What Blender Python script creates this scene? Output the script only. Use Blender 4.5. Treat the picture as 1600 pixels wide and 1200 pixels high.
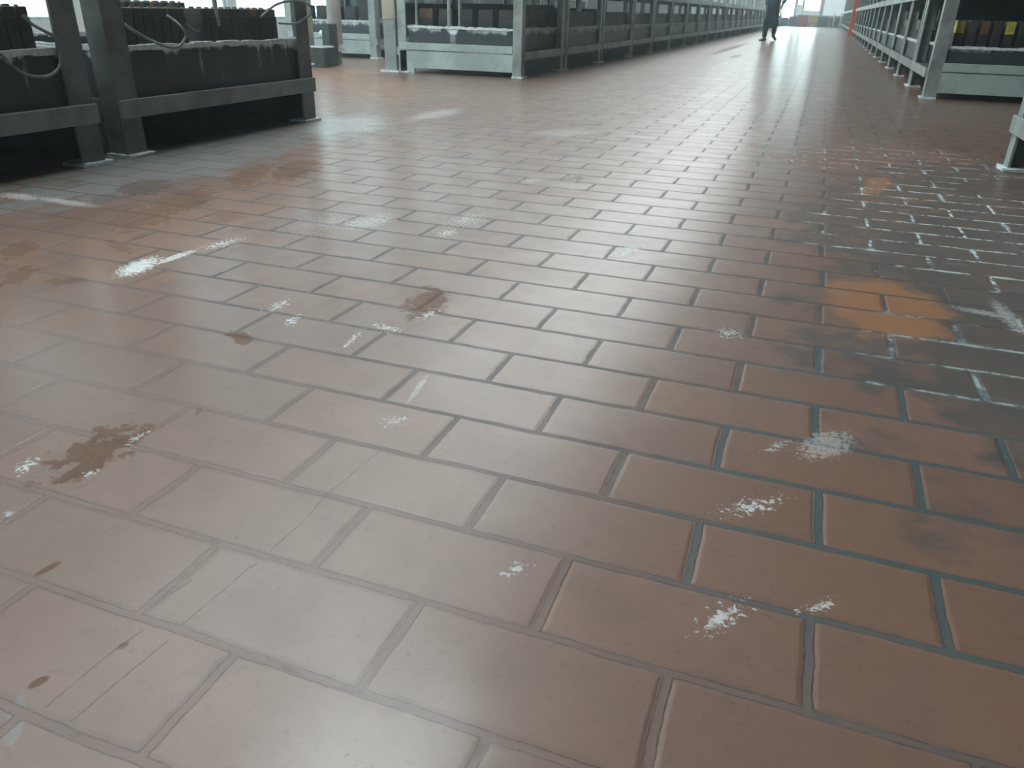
import bpy, bmesh, math, random
from mathutils import Vector, Matrix
random.seed(7)
for _o in list(bpy.data.objects): bpy.data.objects.remove(_o)
SC = bpy.context.scene
COL = SC.collection

# ------------------------------------------------------------------ camera
ALL_STAINS = {
 'rust': [
  (-0.189, 0.4259, 9.73, 10.26, -16.55, 4.433, 1, 0.9),
  (-0.007009, 1.274, 16.48, 8.135, -10.48, 4.798, 0.9, 0.6),
  (0.1369, 0.03541, 59.77, 70.1, -128.7, 71.92, 1, 0.1),
  (-0.01198, 0.1758, 41, 47.3, -149.8, 43.29, 1, 0.1),
  (0.1801, 0.1093, 106.2, 106.3, -160.7, 104.8, 0.8, 0.2),
  (-0.2779, 0.9042, 24.87, 19.5, 0.2933, 37.67, 1, 0.6),
  (-0.1289, 0.5934, 127.3, 109.5, -159.2, -33.86, 0.8, 0.3),
  (-1.262, 1.617, 6.571, 6.396, -6.006, 2.51, 0.8, 0.6),
  (-1.301, 1.861, 6.19, 5.544, -7.007, 0.701, 1, 0.5),
  (-1.399, 2.38, 8.046, 6.229, -8.605, -0.7157, 1, 0.5),
  (-1.291, 2.563, 7.437, 5.18, -6.997, 0.5275, 1, 0.5),
  (-1.595, 2.001, 6.56, 6.286, -6.399, 2.37, 0.9, 0.5),
  (-1.296, 1.196, 12.65, 15.33, -13.62, -0.09505, 1, 0.6),
  (-1.082, 1.018, 14.45, 17.54, -18.1, -1.859, 1, 0.6),
  (-0.9385, 1.034, 16.41, 18.31, -13.59, 22.34, 0.8, 0.6),
  (-1.063, 1.333, 20.25, 20.46, 10.03, 34.47, 0.7, 0.6),
  (-1.092, 1.445, 31.33, 30.4, -30.16, 6.004, 0.6, 0.6),
  (-1.011, 1.745, 12.43, 10.14, -12.28, 5.62, 0.6, 0.6),
  (-0.8632, 1.676, 11.21, 8.71, -27.42, 3.9, 0.3, 0.6),
 ],
 'dark': [
  (-1.036, 18.28, 2.77, 0.2973, -9.626, 0.143, 0.8, 0.7),
  (-0.5799, 14.74, 9.069, 0.8987, -10.93, 1.052, 0.7, 0.5),
  (-1.6, 2.004, 6.552, 6.278, -5.555, 3.859, 0.8, 0.5),
  (-1.589, 1.789, 12.98, 13.48, -13.36, 4.399, 0.7, 0.4),
  (-1.307, 2.6, 8.423, 5.823, 1.994, 14.58, 0.5, 0.5),
  (-0.1019, 2.921, 27.43, 8.016, -10.01, 9.427, 0.6, 0.9),
  (-1.369, 1.965, 8.774, 7.731, 15.31, 32.87, 0.5, 0.6),
 ],
 'haze': [
  (-1.055, 1.515, 2.028, 1.937, -2.858, 0.4051, 0.32, 0.7),
  (1.082, 1.731, 6.409, -0.3943, 0.7746, 3.68, 0.95, 0.35),
  (1.154, 3.479, 17.92, -0.9131, -9.296, 4.632, 0.9, 0.4),
  (-3.46, 6.714, 1.837, 1.084, 0.7793, 1.169, 0.6, 0.4),
 ],
 'salt': [
  (-0.8602, 1.205, 13, 12.64, -21.41, 1.702, 1, 0.75),
  (-0.8352, 1.32, 13.5, 12.19, -51.99, 3.948, 0.8, 0.5),
  (-0.8034, 1.486, 8.79, 7.194, -19.56, 6.153, 0.8, 1),
  (-0.3272, 1.102, 18.82, 13.64, -35.17, 4.531, 0.6, 1),
  (-0.2368, 1.034, 33.3, 23.3, -33.19, 6.196, 0.8, 1),
  (-0.05047, 0.9913, 27.91, 16.88, -73.09, -4.324, 0.7, 1),
  (-0.0164, 1.082, 21.06, 11.64, -2.246, 35.03, 0.8, 1),
  (0.03582, 1.199, 23.36, 11.45, -32.21, 16.68, 0.8, 1),
  (-0.252, 0.3443, 29.28, 35.13, -42.79, 1.297, 0.8, 1),
  (-0.1586, 0.4802, 28.98, 28.21, -80.45, -2.61, 0.6, 1.05),
  (-0.1433, 0.3658, 38.34, 40.92, -57.29, 43.17, 0.6, 1),
  (0.1921, 0.8326, 48.1, 24.33, -150.8, -18.73, 0.45, 0.4),
  (-0.6357, 1.848, 4.362, 2.765, -4.23, 4.132, 0.22, 1.05),
  (-0.5409, 1.912, 11.1, 6.43, -12.87, 7.192, 0.4, 0.95),
  (-0.2522, 2.07, 10.25, 4.507, -8.121, 4.049, 0.42, 1),
  (-0.2328, 1.891, 17.3, 8, -13.64, 9.107, 0.6, 1),
  (0.8348, 0.6745, 17.77, 1.445, -25.45, 34.1, 0.8, 1.1),
  (0.8197, 0.4146, 27.27, 3.145, -31.58, 27.97, 0.8, 1.1),
  (0.9319, 0.4803, 32.89, 0.2925, -47.72, 67.49, 0.7, 1.1),
  (0.5526, 0.4026, 44.25, 16.35, -52.49, 40, 0.7, 1.1),
  (0.3567, 1.936, 22.48, 5.088, -25.06, 18.41, 0.7, 0.9),
  (0.7267, 1.368, 22.92, 2.436, 1.3, 27.58, 0.7, 1),
  (0.8608, 0.8732, 37.83, 2.016, -51.53, 46.36, 0.6, 1.1),
  (0.2135, 0.6996, 34.51, 18.61, -20.87, 28.73, 0.5, 1.1),
  (-0.2772, 2.81, 9.726, 3.429, -9.584, 9.532, 0.3, 1.05),
  (-1.61, 4.676, 5.104, 2.453, -7.987, 1.415, 0.3, 0.9),
  (-0.5604, 4.262, 4.942, 1.515, -5.186, 4.916, 0.2, 0.9),
  (-1.66, 1.685, 7.242, 8.058, 0.05362, 34.23, 0.4, 0.9),
  (-1.886, 1.678, 10.35, 12.56, -2.05, 24.31, 0.5, 0.9),
  (-0.1609, 0.2412, 57.27, 70.78, -68.28, -8.687, 0.5, 1),
  (-0.1022, 2.898, 22.98, 6.762, -18.08, 9.69, 0.3, 1),
  (-1.858, 3.918, 3.659, 2.249, -2.549, 1.356, 0.35, 0.8),
  (0.9387, 0.9113, 23.93, 0.05241, -14.88, 21.37, 0.35, 0.9),
  (1.367, 1.77, 28.22, -4.97, 39.49, 8.971, 0.4, 0.95),
  (1.324, 1.772, 12.64, -2.003, 9.218, 45.79, 0.35, 0.8),
 ],
}
ALL_ZONES = {
 'grime': [
  (1.358, 2.11, 2.437, -0.3934, 0.0839, 0.8254, 1, 0.4),
  (1.674, 3.568, 1.933, -0.3573, 0.4596, 1.141, 0.8, 0.5),
  (1.096, 2.755, 3.368, -0.1586, -0.1798, 1.481, 0.7, 0.6),
 ],
 'teal': [
  (-1.895, 2.654, 0.8863, 0.8467, -2.771, -0.07847, 0.9, 0.5),
  (0.1633, -0.01655, 56.62, 69.51, -50.87, -17.43, 0.8, 0.6),
  (-1.941, 3.711, 2.031, 1.351, -1.286, 1.145, 0.6, 0.6),
 ],
 'efflor': [
  (1.351, 2.816, 2.369, -0.3114, 0.6166, 1.087, 1, 0.6),
  (1.273, 4.159, 1.728, -0.131, 0.1875, 1.753, 0.8, 0.7),
  (1.227, 1.44, 4.414, -0.6335, 0.7473, 2.986, 0.5, 0.8),
 ],
 'tealjoint': [
  (1.096, 0.8628, 2.523, -0.2933, -0.1888, 1.157, 1, 0.3),
  (0.7734, 0.5545, 11.27, 1.526, 1.414, 3.435, 0.7, 0.4),
 ],
}
CRACKS = [
 [(0.241, 0.609), (0.233, 0.517), (0.229, 0.458), (0.234, 0.381), (0.232, 0.312)],
 [(0.233, 0.287), (0.226, 0.270), (0.225, 0.228), (0.222, 0.204), (0.219, 0.159)],
 [(0.222, 0.135), (0.218, 0.093), (0.214, 0.044), (0.211, 0.010)],
 [(0.182, 0.136), (0.175, 0.076), (0.171, 0.014)],
 [(0.174, 0.229), (0.163, 0.175)],
]
CABLE_a = [(-2.120, 1.928, 0.469), (-2.120, 1.947, 0.441), (-2.120, 2.003, 0.397), (-2.120, 2.069, 0.378), (-2.120, 2.130, 0.382), (-2.120, 2.178, 0.411), (-2.120, 2.198, 0.459), (-2.120, 2.201, 0.492), (-2.120, 2.183, 0.524), (-2.120, 2.152, 0.541)]
CABLE_b = [(-2.120, 2.577, 0.542), (-2.120, 2.653, 0.517), (-2.120, 2.755, 0.479), (-2.120, 2.826, 0.463), (-2.120, 2.879, 0.467), (-2.120, 2.926, 0.500), (-2.120, 2.935, 0.523), (-2.120, 2.922, 0.540)]
CABLE_c = [(-2.250, 3.158, 0.524), (-2.250, 3.235, 0.523), (-2.250, 3.286, 0.532), (-2.250, 3.320, 0.550)]
CABLE_d = [(-2.120, 3.538, 0.593), (-2.120, 3.601, 0.625), (-2.120, 3.689, 0.658), (-2.120, 3.802, 0.676), (-2.120, 3.928, 0.678), (-2.120, 4.017, 0.655), (-2.120, 4.032, 0.628), (-2.120, 3.994, 0.600), (-2.120, 3.911, 0.576), (-2.120, 3.856, 0.559)]
CAM_POS = (0.81288, -0.34832, 0.66583)
CAM_RIGHT = (0.936436, 0.350146, 0.022007)
CAM_UP = (-0.173468, 0.407577, 0.896543)
CAM_FWD = (-0.304952, 0.843373, -0.442409)
FOCAL_PX = 1188.12
COURSE = 0.15160
cam_data = bpy.data.cameras.new('camera')
cam = bpy.data.objects.new('camera', cam_data); COL.objects.link(cam)
cam_data.sensor_width = 36.0; cam_data.lens = FOCAL_PX/1600*36.0
cam_data.clip_start = 0.02; cam_data.clip_end = 300
r, u, f = Vector(CAM_RIGHT), Vector(CAM_UP), Vector(CAM_FWD)
mw = Matrix((r, u, -f)).transposed().to_4x4(); mw.translation = Vector(CAM_POS)
cam.matrix_world = mw
cam_data.dof.use_dof = True; cam_data.dof.focus_distance = 1.3; cam_data.dof.aperture_fstop = 24.0
SC.camera = cam

# ------------------------------------------------------------------ world, exposure
W = bpy.data.worlds.new('world'); SC.world = W; W.use_nodes = True
wb = W.node_tree.nodes['Background']; wb.inputs[0].default_value = (0.75, 0.92, 1.0, 1); wb.inputs[1].default_value = 0.35
wv_ = W.node_tree.nodes.new('ShaderNodeVolumeScatter')          # thin acid mist hanging in the hall
wv_.inputs['Color'].default_value = (.84, .97, 1, 1); wv_.inputs['Density'].default_value = .0068; wv_.inputs['Anisotropy'].default_value = .6
W.node_tree.links.new(wv_.outputs[0], [n for n in W.node_tree.nodes if n.type == 'OUTPUT_WORLD'][0].inputs['Volume'])
vs = SC.view_settings; vs.view_transform = 'Standard'; vs.look = 'None'; vs.exposure = 0.06; vs.gamma = 1.0; vs.use_curve_mapping = False
cy = SC.cycles; cy.max_bounces = 6; cy.diffuse_bounces = 3; cy.glossy_bounces = 3; cy.transmission_bounces = 2; cy.volume_bounces = 0; cy.use_adaptive_sampling = True; cy.adaptive_threshold = .03
WIN_LEFT, WIN_FAR, LAMP, SKY = 2.3, 11.0, 20.0, 4.5

# ------------------------------------------------------------------ node helpers
def new_mat(name):
    m = bpy.data.materials.new(name); m.use_nodes = True; m.node_tree.nodes.clear(); return m
class G:
    def __init__(s, m):
        s.t = m.node_tree; s.n = s.t.nodes
    def put(s, sock, v):
        if isinstance(v, bpy.types.NodeSocket): s.t.links.new(v, sock)
        else: sock.default_value = v
    def m(s, op, a, b=None, c=None, clamp=False):
        n = s.n.new('ShaderNodeMath'); n.operation = op; n.use_clamp = clamp
        for i, v in enumerate((a, b, c)):
            if v is not None: s.put(n.inputs[i], v)
        return n.outputs[0]
    def v(s, op, a, b=None):
        n = s.n.new('ShaderNodeVectorMath'); n.operation = op; s.put(n.inputs[0], a)
        if b is not None: s.put(n.inputs[1], b)
        return n.outputs['Value'] if op in ('DOT_PRODUCT', 'LENGTH') else n.outputs[0]
    def noise(s, vec, scale, detail=3, rough=.55, out='Fac', dim='3D'):
        n = s.n.new('ShaderNodeTexNoise'); n.noise_dimensions = dim; s.put(n.inputs['Vector'], vec)
        n.inputs['Scale'].default_value = scale; n.inputs['Detail'].default_value = detail; n.inputs['Roughness'].default_value = rough
        return n.outputs[out]
    def mix(s, fac, a, b):
        n = s.n.new('ShaderNodeMix'); n.data_type = 'RGBA'; s.put(n.inputs[0], fac); s.put(n.inputs[6], a); s.put(n.inputs[7], b)
        return n.outputs[2]
    def smooth(s, x, lo, hi, a=0., b=1.):
        n = s.n.new('ShaderNodeMapRange'); n.interpolation_type = 'SMOOTHSTEP'; s.put(n.inputs[0], x)
        for i, q in enumerate((lo, hi, a, b)): s.put(n.inputs[i+1], q)
        return n.outputs[0]
    def lin(s, x, lo, hi, a=0., b=1.):
        n = s.n.new('ShaderNodeMapRange'); s.put(n.inputs[0], x)
        for i, q in enumerate((lo, hi, a, b)): s.put(n.inputs[i+1], q)
        return n.outputs[0]
    def coord(s, which='Object'):
        return s.n.new('ShaderNodeTexCoord').outputs[which]
    def geo(s): return s.n.new('ShaderNodeNewGeometry').outputs['Position']
    def sep(s, v):
        n = s.n.new('ShaderNodeSeparateXYZ'); s.put(n.inputs[0], v); return n.outputs
    def comb(s, x, y, z):
        n = s.n.new('ShaderNodeCombineXYZ')
        for i, q in enumerate((x, y, z)): s.put(n.inputs[i], q)
        return n.outputs[0]
    def bump(s, h, dist, strength=1.0):
        n = s.n.new('ShaderNodeBump'); s.put(n.inputs['Height'], h); n.inputs['Distance'].default_value = dist; n.inputs['Strength'].default_value = strength
        return n.outputs[0]
    def out(s, color, rough=.5, metal=0., normal=None, spec=.5, coat=0.):
        p = s.n.new('ShaderNodeBsdfPrincipled'); o = s.n.new('ShaderNodeOutputMaterial')
        s.put(p.inputs['Base Color'], color); s.put(p.inputs['Roughness'], rough); s.put(p.inputs['Metallic'], metal); s.put(p.inputs['Specular IOR Level'], spec)
        if coat is not None and not (isinstance(coat, float) and coat == 0.):
            s.put(p.inputs['Coat Weight'], coat); p.inputs['Coat Roughness'].default_value = .23
        if normal is not None: s.put(p.inputs['Normal'], normal)
        s.t.links.new(p.outputs[0], o.inputs[0]); return p
def C4(c): return (c[0], c[1], c[2], 1.0)

def worn(name, base, other, rough=.5, metal=0., scale=6., lo=.4, hi=.65, bump=0.0015):
    "paint or metal with blotchy wear"
    m = new_mat(name); g = G(m); p = g.geo()
    n = g.noise(p, scale, 5, .62)
    col = g.mix(g.smooth(n, lo, hi), C4(base), C4(other))
    n2 = g.noise(p, scale*9, 3)
    g.out(col, g.lin(n2, .3, .7, rough-.1, rough+.12), metal, g.bump(n2, bump))
    return m
def glow(name, color, strength):
    m = new_mat(name); g = G(m); e = g.n.new('ShaderNodeEmission'); o = g.n.new('ShaderNodeOutputMaterial')
    e.inputs[0].default_value = C4(color); e.inputs[1].default_value = strength; g.t.links.new(e.outputs[0], o.inputs[0]); return m

MAT = {}
MAT['steel'] = worn('galvanised_steel', (.35, .405, .39), (.235, .265, .255), .45, .35, 5)
MAT['steel_dark'] = worn('dull_grey_steel', (.17, .19, .18), (.11, .118, .108), .5, .2, 6)
MAT['rail_dull'] = worn('dull_rail_paint', (.27, .30, .29), (.19, .21, .20), .5, .2, 5)
MAT['panel'] = worn('pale_grey_sheet', (.44, .525, .51), (.33, .39, .38), .5, .15, 3)
MAT['deck'] = worn('dark_deck', (.03, .032, .032), (.05, .05, .047), .7, 0, 5)
MAT['crust'] = worn('white_crust', (.86, .90, .91), (.62, .68, .70), .8, 0, 40, .35, .6, .004)
MAT['case'] = worn('black_plastic_case', (.016, .017, .018), (.03, .03, .03), .45, 0, 12)
MAT['lid_dark'] = worn('dark_lid', (.03, .028, .024), (.05, .044, .035), .5, 0, 20)
MAT['lid_brown'] = worn('brown_lid', (.16, .085, .035), (.10, .05, .022), .55, 0, 20)
MAT['lid_yellow'] = worn('yellow_lid', (.60, .52, .10), (.38, .32, .06), .5, 0, 20)
MAT['lid_grey'] = worn('grey_lid', (.06, .064, .06), (.035, .038, .036), .5, 0, 20)
MAT['board'] = worn('dark_navy_board', (.018, .022, .034), (.026, .03, .042), .7, 0, 6)
MAT['lead'] = worn('grey_lead', (.20, .21, .22), (.11, .12, .12), .5, .4, 30)
MAT['cable'] = worn('grey_cable_sheath', (.20, .22, .22), (.12, .13, .13), .4, 0, 15)
MAT['column'] = worn('weathered_column_paint', (.40, .37, .28), (.27, .265, .22), .7, 0, 4)
MAT['column_low'] = worn('grey_column_base', (.26, .30, .30), (.19, .22, .22), .7, 0, 5)
MAT['white_pipe'] = worn('white_pipe', (.80, .84, .84), (.66, .70, .70), .45, 0, 4)
MAT['bin'] = worn('dark_bin', (.035, .045, .045), (.06, .07, .068), .5, 0, 6)
MAT['orange'] = worn('orange_paint', (.75, .13, .06), (.6, .10, .05), .5, 0, 5)
MAT['wall'] = worn('painted_wall', (.46, .50, .50), (.40, .44, .44), .85, 0, 1.5)
MAT['wall_dark'] = worn('grey_wall', (.12, .135, .135), (.08, .09, .09), .85, 0, 1.5)
MAT['wall_soot'] = worn('sooty_wall', (.035, .04, .042), (.025, .028, .03), .9, 0, 1.5)  # wall colour darkened to stand for the shade behind the racks
MAT['ceil'] = worn('ceiling_sheet', (.35, .37, .37), (.27, .29, .29), .9, 0, 1)
MAT['frame'] = worn('window_frame_paint', (.30, .34, .34), (.22, .25, .25), .6, 0, 5)
MAT['white_panel'] = worn('white_panel', (.70, .75, .75), (.62, .67, .67), .7, 0, 2)
MAT['red'] = worn('red_paint', (.38, .07, .06), (.28, .05, .045), .5, 0, 5)
MAT['yellow'] = worn('yellow_paint', (.62, .45, .10), (.5, .36, .08), .5, 0, 5)
MAT['machine'] = worn('dark_teal_paint', (.07, .11, .115), (.045, .07, .075), .5, 0, 4)
MAT['cloth'] = worn('dark_blue_cloth', (.014, .046, .080), (.010, .032, .056), .9, 0, 12)
MAT['trousers'] = worn('dark_trouser_cloth', (.014, .026, .038), (.010, .018, .026), .9, 0, 12)
MAT['skin'] = worn('skin', (.30, .16, .10), (.25, .13, .085), .6, 0, 20, bump=.0003)
MAT['hair'] = worn('black_hair', (.012, .011, .010), (.02, .018, .016), .6, 0, 60)
MAT['shoe'] = worn('black_shoe', (.012, .013, .015), (.02, .02, .02), .5, 0, 20)
MAT['window_left'] = glow('daylit_frosted_glass', (.72, .96, 1.0), WIN_LEFT)
MAT['window_far'] = glow('bright_daylit_glass', (.74, .97, 1.0), WIN_FAR)
MAT['skylight'] = glow('daylit_roof_light', (.90, 1.0, 1.0), SKY)
MAT['window_soft'] = glow('frosted_lower_glass', (.70, .90, .92), .62)  # grey far panels given a glow so they look lit
MAT['window_bay'] = glow('milky_bay_glass', (.76, .95, .97), .85)  # white far panel given a glow so it looks lit
MAT['lamp_new'] = glow('lit_new_tube', (.86, .98, 1.0), LAMP*6.0)  # near tubes boosted to strengthen their glare on the floor
MAT['lamp'] = glow('lit_tube', (.82, .97, 1.0), LAMP)

def tank_mat():
    "black vat, whitish salt crust running down from the lip"
    m = new_mat('crusted_black_vat'); g = G(m); p = g.geo(); x, y, z = g.sep(p)
    st = g.noise(g.v('MULTIPLY', p, (9., 9., 1.2)), 1.6, 4, .6)
    bl = g.noise(p, 5.5, 4, .6)
    h = g.m('ADD', z, g.m('MULTIPLY', g.m('SUBTRACT', bl, .5), .17))
    h = g.m('ADD', h, g.m('MULTIPLY', g.m('SUBTRACT', st, .5), .13))
    far = g.smooth(y, 5.5, 7.5)                                  # the vats beyond the cross aisle are the whitest
    top = g.smooth(h, g.lin(far, 0, 1, .445, .408), g.lin(far, 0, 1, .475, .465))
    streak = g.m('MULTIPLY', g.smooth(st, .60, .75), g.smooth(h, .30, .47, 0, .55))
    f = g.m('MAXIMUM', top, streak)
    base = g.mix(bl, C4((.018, .026, .031)), C4((.055, .072, .080)))
    g.out(g.mix(f, base, C4((.78, .86, .90))), g.lin(f, 0, 1, .4, .85), 0., g.bump(bl, .003)); return m
MAT['tank'] = tank_mat()

# ------------------------------------------------------------------ the tiled floor
PITCH = 0.308
def reaches(q, box, far=1.72):
    "does a stain (given by the 2x2 matrix that maps it to a unit disc) reach into this patch of floor?"
    det = q[2]*q[5]-q[3]*q[4]
    hx = far*math.hypot(q[5]/det, q[3]/det); hy = far*math.hypot(q[4]/det, q[2]/det)
    return q[0]+hx > box[0] and q[0]-hx < box[1] and q[1]+hy > box[2] and q[1]-hy < box[3]
def floor_mat(box):
    "the same tiles everywhere; each patch of floor carries only the stains that lie in it"
    STAINS = {k: [q for q in l if reaches(q, box)] for k, l in ALL_STAINS.items()}; ZONES = {k: [q for q in l if reaches(q, box)] for k, l in ALL_ZONES.items()}
    m = new_mat('red_clay_floor_tiles'); g = G(m); p = g.geo(); x, y, z = g.sep(p)
    flat = g.comb(x, y, 0.)
    wob = g.noise(flat, 14, 2, .5, 'Color'); wob2 = g.noise(flat, 90, 2, .5, 'Color')
    wv = g.v('ADD', g.v('MULTIPLY', g.v('SUBTRACT', wob, (.5, .5, .5)), (.007, .007, 0)), g.v('MULTIPLY', g.v('SUBTRACT', wob2, (.5, .5, .5)), (.0028, .0028, 0)))
    pw = g.v('ADD', flat, wv); xw, yw, _ = g.sep(pw)
    v = g.m('DIVIDE', yw, COURSE); row = g.m('FLOOR', v); fv = g.m('SUBTRACT', v, row)
    par = g.m('FLOORED_MODULO', row, 2.)
    uu = g.m('SUBTRACT', g.m('DIVIDE', xw, PITCH), g.m('MULTIPLY', par, .5))
    jit = g.n.new('ShaderNodeTexWhiteNoise'); jit.noise_dimensions = '1D'; g.put(jit.inputs['W'], row)
    uu = g.m('ADD', uu, g.m('MULTIPLY', g.m('SUBTRACT', jit.outputs[0], .5), .03))
    colm = g.m('FLOOR', uu); fu = g.m('SUBTRACT', uu, colm)
    dv = g.m('MULTIPLY', g.m('MINIMUM', fv, g.m('SUBTRACT', 1., fv)), COURSE)
    du = g.m('MULTIPLY', g.m('MINIMUM', fu, g.m('SUBTRACT', 1., fu)), PITCH)
    d = g.m('SMOOTH_MIN', dv, du, .004)
    joint = g.smooth(d, .0048, .0072, 1., 0.)
    edge = g.smooth(d, .006, .017, 1., 0.)
    wn = g.n.new('ShaderNodeTexWhiteNoise'); wn.noise_dimensions = '2D'; g.put(wn.inputs['Vector'], g.comb(colm, row, 0.))
    rnd, rcol = wn.outputs['Value'], wn.outputs['Color']
    n_big = g.noise(flat, 1.1, 4, .6); n_mid = g.noise(flat, 7, 5, .65); n_fine = g.noise(flat, 60, 4, .65)
    n_stain = g.noise(flat, 28, 4, .62); n_spk = g.noise(g.v('ADD', flat, g.v('MULTIPLY', g.noise(flat, 30, 2, .5, 'Color'), (.03, .03, 0.))), 110, 4, .68)
    # clay body
    clay = g.mix(g.lin(rnd, 0, 1), C4(CLAY_A), C4(CLAY_B))
    clay = g.mix(g.smooth(n_mid, .38, .72, 0, .55), clay, C4(CLAY_C))
    clay = g.mix(g.smooth(n_big, .42, .66, 0, .5), clay, C4(CLAY_D))
    clay = g.mix(g.smooth(n_fine, .54, .75, 0, .42), clay, C4((.115, .068, .052)))
    def field(lst, nz):
        tot = None
        for (cx, cy, ax, ay, bx, by, st, amp) in lst:
            q = g.v('SUBTRACT', flat, (cx, cy, 0.))
            r_ = g.v('LENGTH', g.comb(g.v('DOT_PRODUCT', q, (ax, ay, 0.)), g.v('DOT_PRODUCT', q, (bx, by, 0.)), 0.))
            k = g.m('ADD', r_, g.m('MULTIPLY', g.m('SUBTRACT', nz, .5), 5.0*amp))
            e = g.smooth(k, .74, 1.1, st, 0.) if amp < 1 else g.smooth(g.m('ADD', k, .42), .55, .92, st, 0.)
            e = g.m('MULTIPLY', e, g.smooth(r_, 1.1, 1.7, 1., 0.))
            tot = e if tot is None else g.m('MAXIMUM', tot, e)
        if tot is None:
            n_ = g.n.new('ShaderNodeValue'); n_.outputs[0].default_value = 0.; tot = n_.outputs[0]
        return tot
    n_soft = g.noise(flat, 5, 4, .6)
    grime = field(ZONES['grime'], n_soft); teal = field(ZONES['teal'], n_mid); eff = field(ZONES['efflor'], n_soft); tj = field(ZONES['tealjoint'], n_soft)
    haze = field(STAINS['haze'], n_soft)
    col = g.mix(g.m('MULTIPLY', grime, g.smooth(n_mid, .25, .7, .95, .55)), clay, C4((.060, .062, .060)))
    col = g.mix(g.m('MULTIPLY', teal, g.smooth(n_mid, .3, .7, .9, .5)), col, C4((.17, .205, .21)))
    col = g.mix(haze, col, C4((.30, .135, .06)))
    # mortar
    jc = g.mix(g.smooth(n_mid, .35, .65), C4((.125, .083, .072)), C4((.072, .060, .056)))
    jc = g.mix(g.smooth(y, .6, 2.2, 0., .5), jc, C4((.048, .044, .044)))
    jc = g.mix(g.m('MULTIPLY', tj, .9), jc, C4((.055, .085, .092)))
    jc = g.mix(g.m('MULTIPLY', eff, g.smooth(n_stain, .42, .58)), jc, C4((.62, .70, .71)))
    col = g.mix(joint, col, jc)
    near_j = g.m('MULTIPLY', g.smooth(g.m('ADD', y, g.m('MULTIPLY', x, .35)), .45, 1.0, 1., 0.), g.smooth(n_stain, .30, .5, .45, 1.))
    col = g.mix(g.m('MULTIPLY', joint, g.m('MULTIPLY', near_j, .85)), col, C4((.20, .115, .09)))
    rim = g.m('MULTIPLY', g.smooth(d, .0036, .0052), g.smooth(d, .0066, .0056))
    col = g.mix(g.m('MULTIPLY', rim, g.smooth(n_stain, .35, .6, .15, .8)), col, C4((.05, .04, .037)))
    # chalky bloom spreading from the joints
    col = g.mix(g.m('MULTIPLY', g.m('MULTIPLY', eff, g.smooth(g.noise(flat, 9, 5, .7), .5, .72)), g.m('MULTIPLY', edge, .75)), col, C4((.50, .58, .58)))
    col = g.mix(g.m('MULTIPLY', eff, g.smooth(g.noise(g.v('MULTIPLY', flat, (1., 3., 1.)), 4, 5, .7), .55, .75, 0, .35)), col, C4((.30, .36, .36)))
    col = g.mix(g.m('MULTIPLY', g.smooth(g.noise(flat, 120, 3, .6), .66, .74), g.smooth(n_mid, .4, .6, .1, .55)), col, C4((.06, .042, .036)))
    # spots with a shape of their own
    rust = field(STAINS['rust'], n_stain); dark = field(STAINS['dark'], n_stain); salt = field(STAINS['salt'], n_spk)
    col = g.mix(g.m('MULTIPLY', rust, g.smooth(n_fine, .25, .6, 1., .65)), col, C4((.105, .040, .012)))
    col = g.mix(g.m('MULTIPLY', dark, .8), col, C4((.055, .038, .032)))
    col = g.mix(g.m('MULTIPLY', salt, g.smooth(n_fine, .3, .55, .45, 1.)), col, C4((.70, .72, .72)))
    # hairline cracks
    ck = None
    for line in CRACKS:
        for (ax, ay), (bx, by) in zip(line, line[1:]):
            if not (max(ax, bx)+.02 > box[0] and min(ax, bx)-.02 < box[1] and max(ay, by)+.02 > box[2] and min(ay, by)-.02 < box[3]): continue
            L = math.hypot(bx-ax, by-ay); tx, ty = (bx-ax)/L, (by-ay)/L
            q = g.v('SUBTRACT', pw, (ax, ay, 0.))
            al = g.m('DIVIDE', g.v('DOT_PRODUCT', q, (tx, ty, 0.)), L); al = g.m('SUBTRACT', al, g.m('MINIMUM', g.m('MAXIMUM', al, 0.), 1.))
            ac = g.v('DOT_PRODUCT', q, (-ty, tx, 0.))
            r_ = g.v('LENGTH', g.comb(g.m('MULTIPLY', al, L), ac, 0.))
            e = g.smooth(r_, .0003, .0014, 1., 0.)
            ck = e if ck is None else g.m('MAXIMUM', ck, e)
    if ck is None:
        n_ = g.n.new('ShaderNodeValue'); n_.outputs[0].default_value = 0.; ck = n_.outputs[0]
    ck = g.m('MULTIPLY', ck, g.smooth(n_stain, .35, .5, .25, .75))
    col = g.mix(ck, col, C4((.075, .06, .052)))
    # relief: rounded tile edges, mortar set low, each tile tilted a touch, pitted face
    h = g.m('MULTIPLY', g.smooth(d, .003, .013), .0020)
    rx, ry, _ = g.sep(rcol)
    tilt = g.m('ADD', g.m('MULTIPLY', g.m('SUBTRACT', fu, .5), g.m('MULTIPLY', g.m('SUBTRACT', rx, .5), PITCH*.006)), g.m('MULTIPLY', g.m('SUBTRACT', fv, .5), g.m('MULTIPLY', g.m('SUBTRACT', ry, .5), COURSE*.008)))
    h = g.m('ADD', h, g.m('MULTIPLY', tilt, g.m('SUBTRACT', 1., joint)))
    pit = g.smooth(g.noise(flat, 170, 2, .5), .66, .74); h = g.m('SUBTRACT', h, g.m('MULTIPLY', pit, .0006)); h = g.m('ADD', h, g.m('MULTIPLY', g.noise(flat, 220, 2, .6), .00022))
    h = g.m('ADD', h, g.m('MULTIPLY', n_fine, .0008)); h = g.m('ADD', h, g.m('MULTIPLY', n_mid, .0018)); h = g.m('SUBTRACT', h, g.m('MULTIPLY', ck, .0008))
    h = g.m('ADD', h, g.m('MULTIPLY', g.m('MULTIPLY', joint, g.noise(flat, 40, 2)), .0012))
    nrm = g.bump(h, 1.0, .8)
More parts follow.
